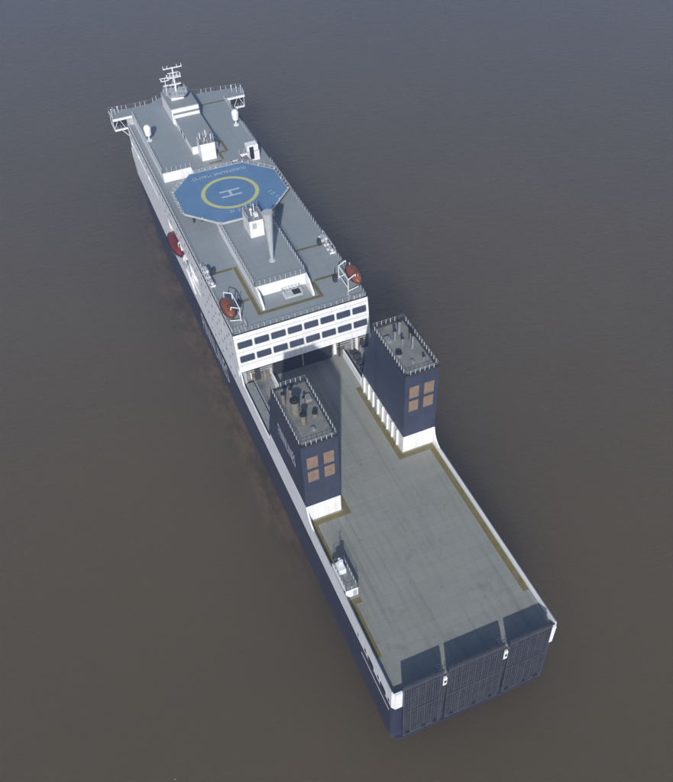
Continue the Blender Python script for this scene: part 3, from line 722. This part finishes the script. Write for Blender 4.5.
# ------------------------------------------------------------------ winch house on the port bulwark
wh = MB(); wh.bbox(-14.7, -12.4, 19.0, 25.2, ZD, 18.0, .06)
wo = wh.build('winch_house', M['white'], ferry)
MB().box(-14.6, -12.5, 19.1, 25.1, 18.001, 18.05).build('winch_house_roof', M['soot'], wo)
g = MB(); g.rail([(-14.6, 19.1, 18.05), (-12.5, 19.1, 18.05), (-12.5, 25.1, 18.05), (-14.6, 25.1, 18.05), (-14.6, 19.1, 18.05)], h=1.0, sp=.9, pw=.10); g.build('railing', M['rail'], wo)
g = MB(); g.cyl((-13.9, 23.6, 18.05), (-13.9, 23.6, 21.6), .10, .07, 8); g.bbox(-14.4, -13.1, 22.4, 24.4, 18.05, 19.2, .08); g.cyl((-13.4, 23.9, 19.2), (-13.4, 23.9, 19.9), .3, .3, 10)
g.bar((-14.3, 23.6, 20.6), (-13.5, 23.6, 20.6), .07); g.bar((-14.2, 23.6, 21.3), (-13.6, 23.6, 21.3), .07)
g.build('winch_house_mast', M['rail'], wo)
MB().box(-13.4, -12.7, 18.93, 18.999, 16.1, 17.7).build('winch_house_door', M['grey'], wo)
MB().box(-14.76, -14.701, 19.4, 19.7, 17.0, 17.6).build('winch_house_port', M['black'], wo)
# ------------------------------------------------------------------ lifeboats (each a thing) and davits (parts)
def boat_mesh(L, W, H):
    """closed double-ended hull, local frame: length along y, keel at z=0"""
    m = MB(); ns = 15; nr = 9
    prof = []
    for i in range(ns):
        t_ = -1 + 2 * i / (ns - 1); w = W / 2 * (max(0, 1 - abs(t_) ** 2.6)) ** .62; w = max(w, .03)
        k0 = H * .28 * abs(t_) ** 3
        row = []
        for j in range(nr):
            u = j / (nr - 1); z = k0 + (H * .5 - k0 + .12 * abs(t_) ** 2) * u
            row.append((w * math.sin(min(1, u * 1.15) * pi / 2) ** .75, t_ * L / 2, z))
        prof.append(row)
    for s in (-1, 1):
        vs = [(s * p[0], p[1], p[2]) for r in prof for p in r]
        m.add(vs, [(i * nr + j, (i + 1) * nr + j, (i + 1) * nr + j + 1, i * nr + j + 1) for i in range(ns - 1) for j in range(nr - 1)], 0, True)
    return m, prof, ns, nr
def make_lifeboat(name, L, W, H, mat_, label, loc, rz=0, group=None):
    root = empty(name, loc, rz); tag(root, label, 'lifeboat', group)
    m, prof, ns, nr = boat_mesh(L, W, H)
    hl = m.build('boat_hull', mat_, root)
    c = MB(); top_ = [r[-1] for r in prof]; na = 9
    vs = []
    for i, p in enumerate(top_):
        t_ = -1 + 2 * i / (ns - 1); hh_ = H * .5 * max(.02, (1 - abs(t_) ** 3.2))
        for j in range(na):
            a = pi * j / (na - 1); ca, sa = math.cos(a), math.sin(a)
            vs.append((p[0] * .95 * math.copysign(abs(ca) ** .7, ca), p[1] * .97, p[2] + hh_ * sa ** .75))
    c.add(vs, [(i * na + j, (i + 1) * na + j, (i + 1) * na + j + 1, i * na + j + 1) for i in range(ns - 1) for j in range(na - 1)], 0, True)
    cn = c.build('canopy', mat_, root)
    ct = MB(); ct.bbox(-.45, .45, -L * .34, -L * .34 + .9, H * .82, H * 1.16, .06); ct.build('steering_hatch', mat_, cn)
    MB().box(-.36, .36, -L * .34 - .03, -L * .34 + .02, H * .95, H * 1.1).build('hatch_window', M['black'], cn)
    w = MB()
    for y in (-1.6, -.5, .6, 1.7): 
        for s in (-1, 1): w.box(s * W * .40 - .05, s * W * .40 + .05, y * L / 8, y * L / 8 + .35, H * .62, H * .74)
    w.build('side_windows', M['black'], cn)
    for s in (-1, 1):
        g = MB()
        P = [(s * (r[-1][0] + .06), r[-1][1], r[-1][2]) for r in prof]
        for a, b in zip(P[:-1], P[1:]): g.cyl(a, b, .08, n=5)
        g.build('fender_rail', M['dark'], root)
    for s in (-1, 1):
        gl = MB()
        P = [(s * (r[5][0] + .05), r[5][1], r[5][2] - (.12 if i % 2 else 0)) for i, r in enumerate(prof)]
        for a, b in zip(P[1:-2], P[2:-1]): gl.cyl(a, b, .035, n=4)
        gl.build('grab_line', M['railgrey'], root)
    k = MB()
    for y in (-L * .33, L * .33): k.bbox(-.12, .12, y - .12, y + .12, H * .9, H * 1.12, .03)
    k.build('lifting_hook', M['grey'], root)
    return root
make_lifeboat('lifeboat', 6.8, 2.7, 2.6, M['orange'], 'orange lifeboat in white cradle on the port roof edge above the window facade', (-13.7, 82.3, 30.2))
make_lifeboat('lifeboat', 6.6, 2.7, 2.6, M['orange'], 'orange lifeboat in white davit frame on the starboard roof edge, near the right funnel', (14.3, 81.4, 30.2))
make_lifeboat('lifeboat', 10.8, 3.4, 3.3, M['red'], 'dull red lifeboat slung against the white port side above the navy hull', (-15.3, 124.4, 18.6))
for s, yc in ((-1, 82.3), (1, 81.4)):
    k = MB(); xi_ = s * 11.9; xo_ = s * 14.2
    for y in (yc - 2.6, yc + 2.6):
        k.cyl((xi_, y, 29.31), (xi_, y, 32.7), .12, n=6); k.cyl((xi_, y, 32.7), (s * 13.6, y, 33.6), .11, n=6); k.cyl((xi_, y, 29.6), (xo_, y, 30.15), .11, n=6)
        k.cyl((s * 13.6, y, 33.6), (s * 13.6, y, 33.0), .08, n=6)
    k.cyl((xi_, yc - 2.6, 32.7), (xi_, yc + 2.6, 32.7), .13, n=6)
    k.cyl((xi_, yc - 2.6, 30.4), (xi_, yc + 2.6, 30.4), .12, n=6)
    k.build('davit_frame', M['white'], roof)
    w = MB(); w.bbox(*sorted((s * 10.4, s * 11.2)), yc + 1.6, yc + 2.8, 29.306, 30.5, .06); w.cyl((s * 10.8, yc + 2.2, 30.5), (s * 10.8, yc + 2.2, 32.2), .09, n=6); w.build('davit_winch', M['dark'], roof)
    w = MB(); w.rail([(s * 14.7, yc - 5.2, 29.306), (s * 11.4, yc - 5.2, 29.306), (s * 11.4, yc - 3.4, 29.306)], h=1.0, sp=.7, pw=.1); w.build('embarkation_railing', M['rail'], roof)
# port side davit for the red boat
for s in (-1,):
    k = MB()
    for y in (120.6, 128.2):
        k.cyl((-13.5, y, 22.9), (-15.35, y, 22.95), .17, n=6); k.cyl((-15.35, y, 22.95), (-15.35, y, 21.9), .07, n=6); k.cyl((-14.3, y, 17.6), (-14.3, y, 23.1), .16, n=6)
    k.build('boat_davit', M['white'], sup)
    k = MB()
    for y, z in ((118.0, 17.9), (116.5, 18.4), (114.3, 19.6)): k.bbox(-15.5, -14.2, y - .5, y + .5, z, z + 1.0, .08); 
    k.build('winch_gear', M['grey'], sup)
    k = MB(); k.cyl((-15.1, 118.9, 17.8), (-15.1, 110.6, 14.4), .14, n=6); k.cyl((-15.1, 117.5, 21), (-15.1, 111, 16), .1, n=6); k.build('boarding_rail', M['rail'], sup)

# life raft canisters on racks, port and starboard
def make_raft():
    r = empty('life_raft_canister')
    b = MB(); b.cyl((0, -.75, .42), (0, .75, .42), .42, n=14); b.ball((0, -.75, .42), .42, 12, 8, 1.0); b.ball((0, .75, .42), .42, 12, 8, 1.0)
    b.build('canister_shell', M['raftshell'], r)
    s = MB()
    for y in (-.4, .4): s.cyl((0, y - .04, .42), (0, y + .04, .42), .45, n=14)
    s.build('canister_strap', M['dark'], r)
    return r
first = make_raft(); used = False
for s in (-1, 1):
    rack = MB()
    X0 = s * 14.0
    for y in (93.6, 95.4, 97.2, 99.0):
        rack.box(X0 - .6, X0 + .6, y - .9, y - .8, 29.31, 29.75); rack.box(X0 - .6, X0 + .6, y + .6, y + .7, 29.31, 29.75)
    for x in (-.6, .6): rack.bar((X0 + x, 92.6, 29.7), (X0 + x, 99.8, 29.7), .1)
    rack.bar((X0 + s * .6, 92.6, 31.0), (X0 + s * .6, 99.8, 31.0), .1)
    for y in (92.6, 95, 97.4, 99.8): rack.bar((X0 + s * .6, y, 29.3), (X0 + s * .6, y, 31.0), .1)
    rack.build('raft_rack', M['rail'], roof)
    q = MB(); q.bbox(*sorted((s * 12.3, s * 12.9)), 96.7, 97.9, 29.306, 30.6, .05); q.build('raft_control_box', M['dark'], roof)
    for i, (y, z) in enumerate(((93.6, 29.76), (95.9, 29.76), (98.2, 29.76), (97.0, 30.62))):
        o = copy_tree(first) if used else first
        used = True
        o.location = (X0, y, z)
        tag(o, ('white life raft canister in the port roof rack forward of the orange lifeboat' if s < 0 else
                'white life raft canister in the starboard roof rack aft of the helideck'), 'life raft', 'life raft canisters in the port rack' if s < 0 else 'life raft canisters in the starboard rack')

# split repeated pieces into parts of their own
def split(o):
    me = o.data; key = {}; par = list(range(len(me.vertices)))
    def fd(a):
        while par[a] != a: par[a] = par[par[a]]; a = par[a]
        return a
    for v in me.vertices:
        k = tuple(round(c, 3) for c in v.co)
        if k in key: par[fd(v.index)] = fd(key[k])
        else: key[k] = v.index
    for p in me.polygons:
        a = fd(p.vertices[0])
        for b in p.vertices[1:]: par[fd(b)] = a
    comp = {}
    for p in me.polygons: comp.setdefault(fd(p.vertices[0]), []).append(p)
    if len(comp) < 2: return
    for ps in comp.values():
        m = MB(); mp = {}
        for p in ps:
            for v in p.vertices:
                if v not in mp: mp[v] = len(m.v); m.v.append(tuple(me.vertices[v].co))
            m.f.append([mp[v] for v in p.vertices]); m.mi.append(p.material_index); m.smooth.append(p.use_smooth)
        m.build(o.name.split('.')[0], list(me.materials), o.parent, fix=False)
    C.objects.unlink(o); bpy.data.objects.remove(o)
SPL = ('hazard_paint', 'faded_lane_line', 'bulwark_cap_rail', 'rubbing_strake', 'deck_lockers', 'access_hatch', 'roof_vents', 'bollard_pairs', 'platform_boxes', 'side_windows', 'winch_gear', 'edge_lamps', 'wing_lamps', 'walkway_paint', 'recess_windows', 'base_ribs', 'wing_wall', 'gutter_bar', 'lifting_hook', 'pipe_run', 'side_seams', 'casing_grille', 'boarding_rail', 'boat_davit', 'wing_glazing', 'mullions', 'canister_strap')
REN = {'base_ribs': 'base_rib', 'deck_lockers': 'deck_locker', 'roof_vents': 'roof_vent', 'bollard_pairs': 'bollard', 'platform_boxes': 'platform_box', 'side_windows': 'side_window', 'edge_lamps': 'edge_lamp', 'wing_lamps': 'wing_lamp', 'recess_windows': 'recess_window', 'side_seams': 'side_seam', 'mullions': 'mullion'}
for o in [o for o in C.objects if o.name.split('.')[0] in SPL and o.type == 'MESH']:
    b = o.name.split('.')[0]
    if b in REN: o.name = REN[b]
    split(o)
for o in C.objects:
    if o.name.startswith('lashing_sockets'): o['kind'] = 'stuff'

# ------------------------------------------------------------------ WATER
def water_mat():
    m = bpy.data.materials.new('silty_sea_water'); m.use_nodes = True
    N = m.node_tree.nodes; L = m.node_tree.links; b = N['Principled BSDF']
    b.inputs['Roughness'].default_value = .08; b.inputs['IOR'].default_value = 1.36
    tc = N.new('ShaderNodeTexCoord')
    def mp(sc, rot=0):
        q = N.new('ShaderNodeMapping'); q.inputs['Scale'].default_value = sc; q.inputs['Rotation'].default_value[2] = rot
        L.new(tc.outputs['Object'], q.inputs['Vector']); return q.outputs['Vector']
    def nz(v, det=5, r=.6, dist=0):
        n = N.new('ShaderNodeTexNoise'); n.inputs['Scale'].default_value = 1; n.inputs['Detail'].default_value = det
        n.inputs['Roughness'].default_value = r; n.inputs['Distortion'].default_value = dist; L.new(v, n.inputs['Vector']); return n.outputs['Fac']
    def mr(src, a, b_, c=0., d=1., smooth=False):
        r = N.new('ShaderNodeMapRange')
        if smooth: r.interpolation_type = 'SMOOTHSTEP'
        for i, v in zip(('From Min', 'From Max', 'To Min', 'To Max'), (a, b_, c, d)): r.inputs[i].default_value = v
        L.new(src, r.inputs['Value']); return r.outputs['Result']
    def ma(op, a, b_):
        k = N.new('ShaderNodeMath'); k.operation = op
        for i, v in enumerate((a, b_)):
            if isinstance(v, (int, float)): k.inputs[i].default_value = v
            else: L.new(v, k.inputs[i])
        return k.outputs[0]
    def mixc(fac, a, c):
        x = N.new('ShaderNodeMix'); x.data_type = 'RGBA'; L.new(fac, x.inputs[0])
        for i, v in ((6, a), (7, c)):
            if isinstance(v, tuple): x.inputs[i].default_value = (*v, 1)
            else: L.new(v, x.inputs[i])
        return x.outputs[2]
    base = mixc(mr(nz(mp((.012, .012, 1)), 6, .6, .6), .3, .7), (.108, .078, .034), (.095, .070, .033))
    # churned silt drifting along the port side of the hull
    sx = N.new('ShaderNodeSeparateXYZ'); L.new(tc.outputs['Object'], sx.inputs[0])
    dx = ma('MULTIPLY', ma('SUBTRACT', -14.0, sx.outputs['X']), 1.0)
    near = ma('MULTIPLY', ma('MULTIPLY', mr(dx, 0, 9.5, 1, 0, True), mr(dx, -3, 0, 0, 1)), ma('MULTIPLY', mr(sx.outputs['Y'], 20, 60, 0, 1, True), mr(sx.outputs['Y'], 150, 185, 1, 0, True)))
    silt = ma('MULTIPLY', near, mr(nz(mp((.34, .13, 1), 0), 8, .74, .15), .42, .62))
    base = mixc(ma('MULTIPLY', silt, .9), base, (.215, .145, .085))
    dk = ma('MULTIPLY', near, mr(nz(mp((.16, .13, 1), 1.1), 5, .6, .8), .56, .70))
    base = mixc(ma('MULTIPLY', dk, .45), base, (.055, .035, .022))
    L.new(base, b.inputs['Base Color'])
    b.inputs['Subsurface Weight'].default_value = 1.0
    b.subsurface_method = 'BURLEY'
    b.inputs['Subsurface Radius'].default_value = (1.0, .9, .8)
    b.inputs['Subsurface Scale'].default_value = SSS
    b1 = N.new('ShaderNodeBump'); b1.inputs['Strength'].default_value = .55; b1.inputs['Distance'].default_value = 1.05
    hgt = ma('ADD', ma('MULTIPLY', nz(mp((.30, .55, 1), .5), 6, .62, .5), 1.0), ma('MULTIPLY', nz(mp((.9, 1.5, 1), .9), 4, .65), .45))
    L.new(hgt, b1.inputs['Height'])
    b2 = N.new('ShaderNodeBump'); b2.inputs['Strength'].default_value = .5; b2.inputs['Distance'].default_value = .7
    L.new(nz(mp((.045, .09, 1), .35), 4, .55, .6), b2.inputs['Height']); L.new(b2.outputs['Normal'], b1.inputs['Normal'])
    L.new(b1.outputs['Normal'], b.inputs['Normal'])
    return m
SSS = 80.0
HAZE = .00048
w = MB(); R_ = 3000
w.add([(-R_, -R_, 0), (R_, -R_, 0), (R_, R_, 0), (-R_, R_, 0)], [(0, 1, 2, 3)])
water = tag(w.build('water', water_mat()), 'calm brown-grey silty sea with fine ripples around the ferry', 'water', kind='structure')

# ------------------------------------------------------------------ LIGHT
sun_dir = Vector((-.65, -1.53, 1.0)).normalized()
sl = bpy.data.lights.new('sun', 'SUN'); sl.energy = 4.5; sl.angle = math.radians(1.0); sl.color = (1.0, .985, .965)
so_ = bpy.data.objects.new('sun', sl); C.objects.link(so_); so_.rotation_euler = sun_dir.to_track_quat('Z', 'Y').to_euler(); so_.location = sun_dir * 300
wd = bpy.data.worlds.new('World'); S.world = wd; wd.use_nodes = True
N = wd.node_tree.nodes; L = wd.node_tree.links
sky = N.new('ShaderNodeTexSky'); sky.sky_type = 'NISHITA'; sky.sun_disc = False
sky.sun_elevation = math.asin(sun_dir.z); sky.sun_rotation = math.atan2(sun_dir.x, sun_dir.y)
sky.air_density = 1.0; sky.dust_density = 1.5; sky.ozone_density = 1.5
L.new(sky.outputs[0], N['Background'].inputs[0]); N['Background'].inputs[1].default_value = .10

hz = MB().box(-3100, 3100, -3100, 3100, -1.0, 146)
hm = bpy.data.materials.new('thin_sea_haze'); hm.use_nodes = True
N = hm.node_tree.nodes; L = hm.node_tree.links; N.remove(N['Principled BSDF'])
pv = N.new('ShaderNodeVolumePrincipled'); pv.inputs['Color'].default_value = (.40, .58, 1.0, 1); pv.inputs['Density'].default_value = HAZE
L.new(pv.outputs[0], N['Material Output'].inputs['Volume'])
tag(hz.build('haze', hm), 'thin bluish haze over the sea', 'haze', kind='stuff')

# ------------------------------------------------------------------ CAMERA
f, yaw, pit, rol = 828.97, .366283, .80713, -.044918
d = Vector((math.cos(pit) * math.sin(yaw), math.cos(pit) * math.cos(yaw), -math.sin(pit)))
r = Vector((math.cos(yaw), -math.sin(yaw), 0)); u = r.cross(d)
r2 = r * math.cos(rol) + u * math.sin(rol); u2 = -r * math.sin(rol) + u * math.cos(rol)
cam = bpy.data.cameras.new('camera'); co = bpy.data.objects.new('camera', cam); C.objects.link(co)
mt = Matrix((r2, u2, -d)).transposed().to_4x4(); mt.translation = Vector((-40.642, -48.434, 142.722)); co.matrix_world = mt
cam.sensor_fit = 'VERTICAL'; cam.sensor_height = 24; cam.lens = f / 782 * 24
cam.clip_start = 1; cam.clip_end = 30000
S.camera = co
S.view_settings.view_transform = 'Standard'; S.view_settings.look = 'None'; S.view_settings.exposure = 0; S.view_settings.gamma = 1
S.render.resolution_x = 881; S.render.resolution_y = 1024
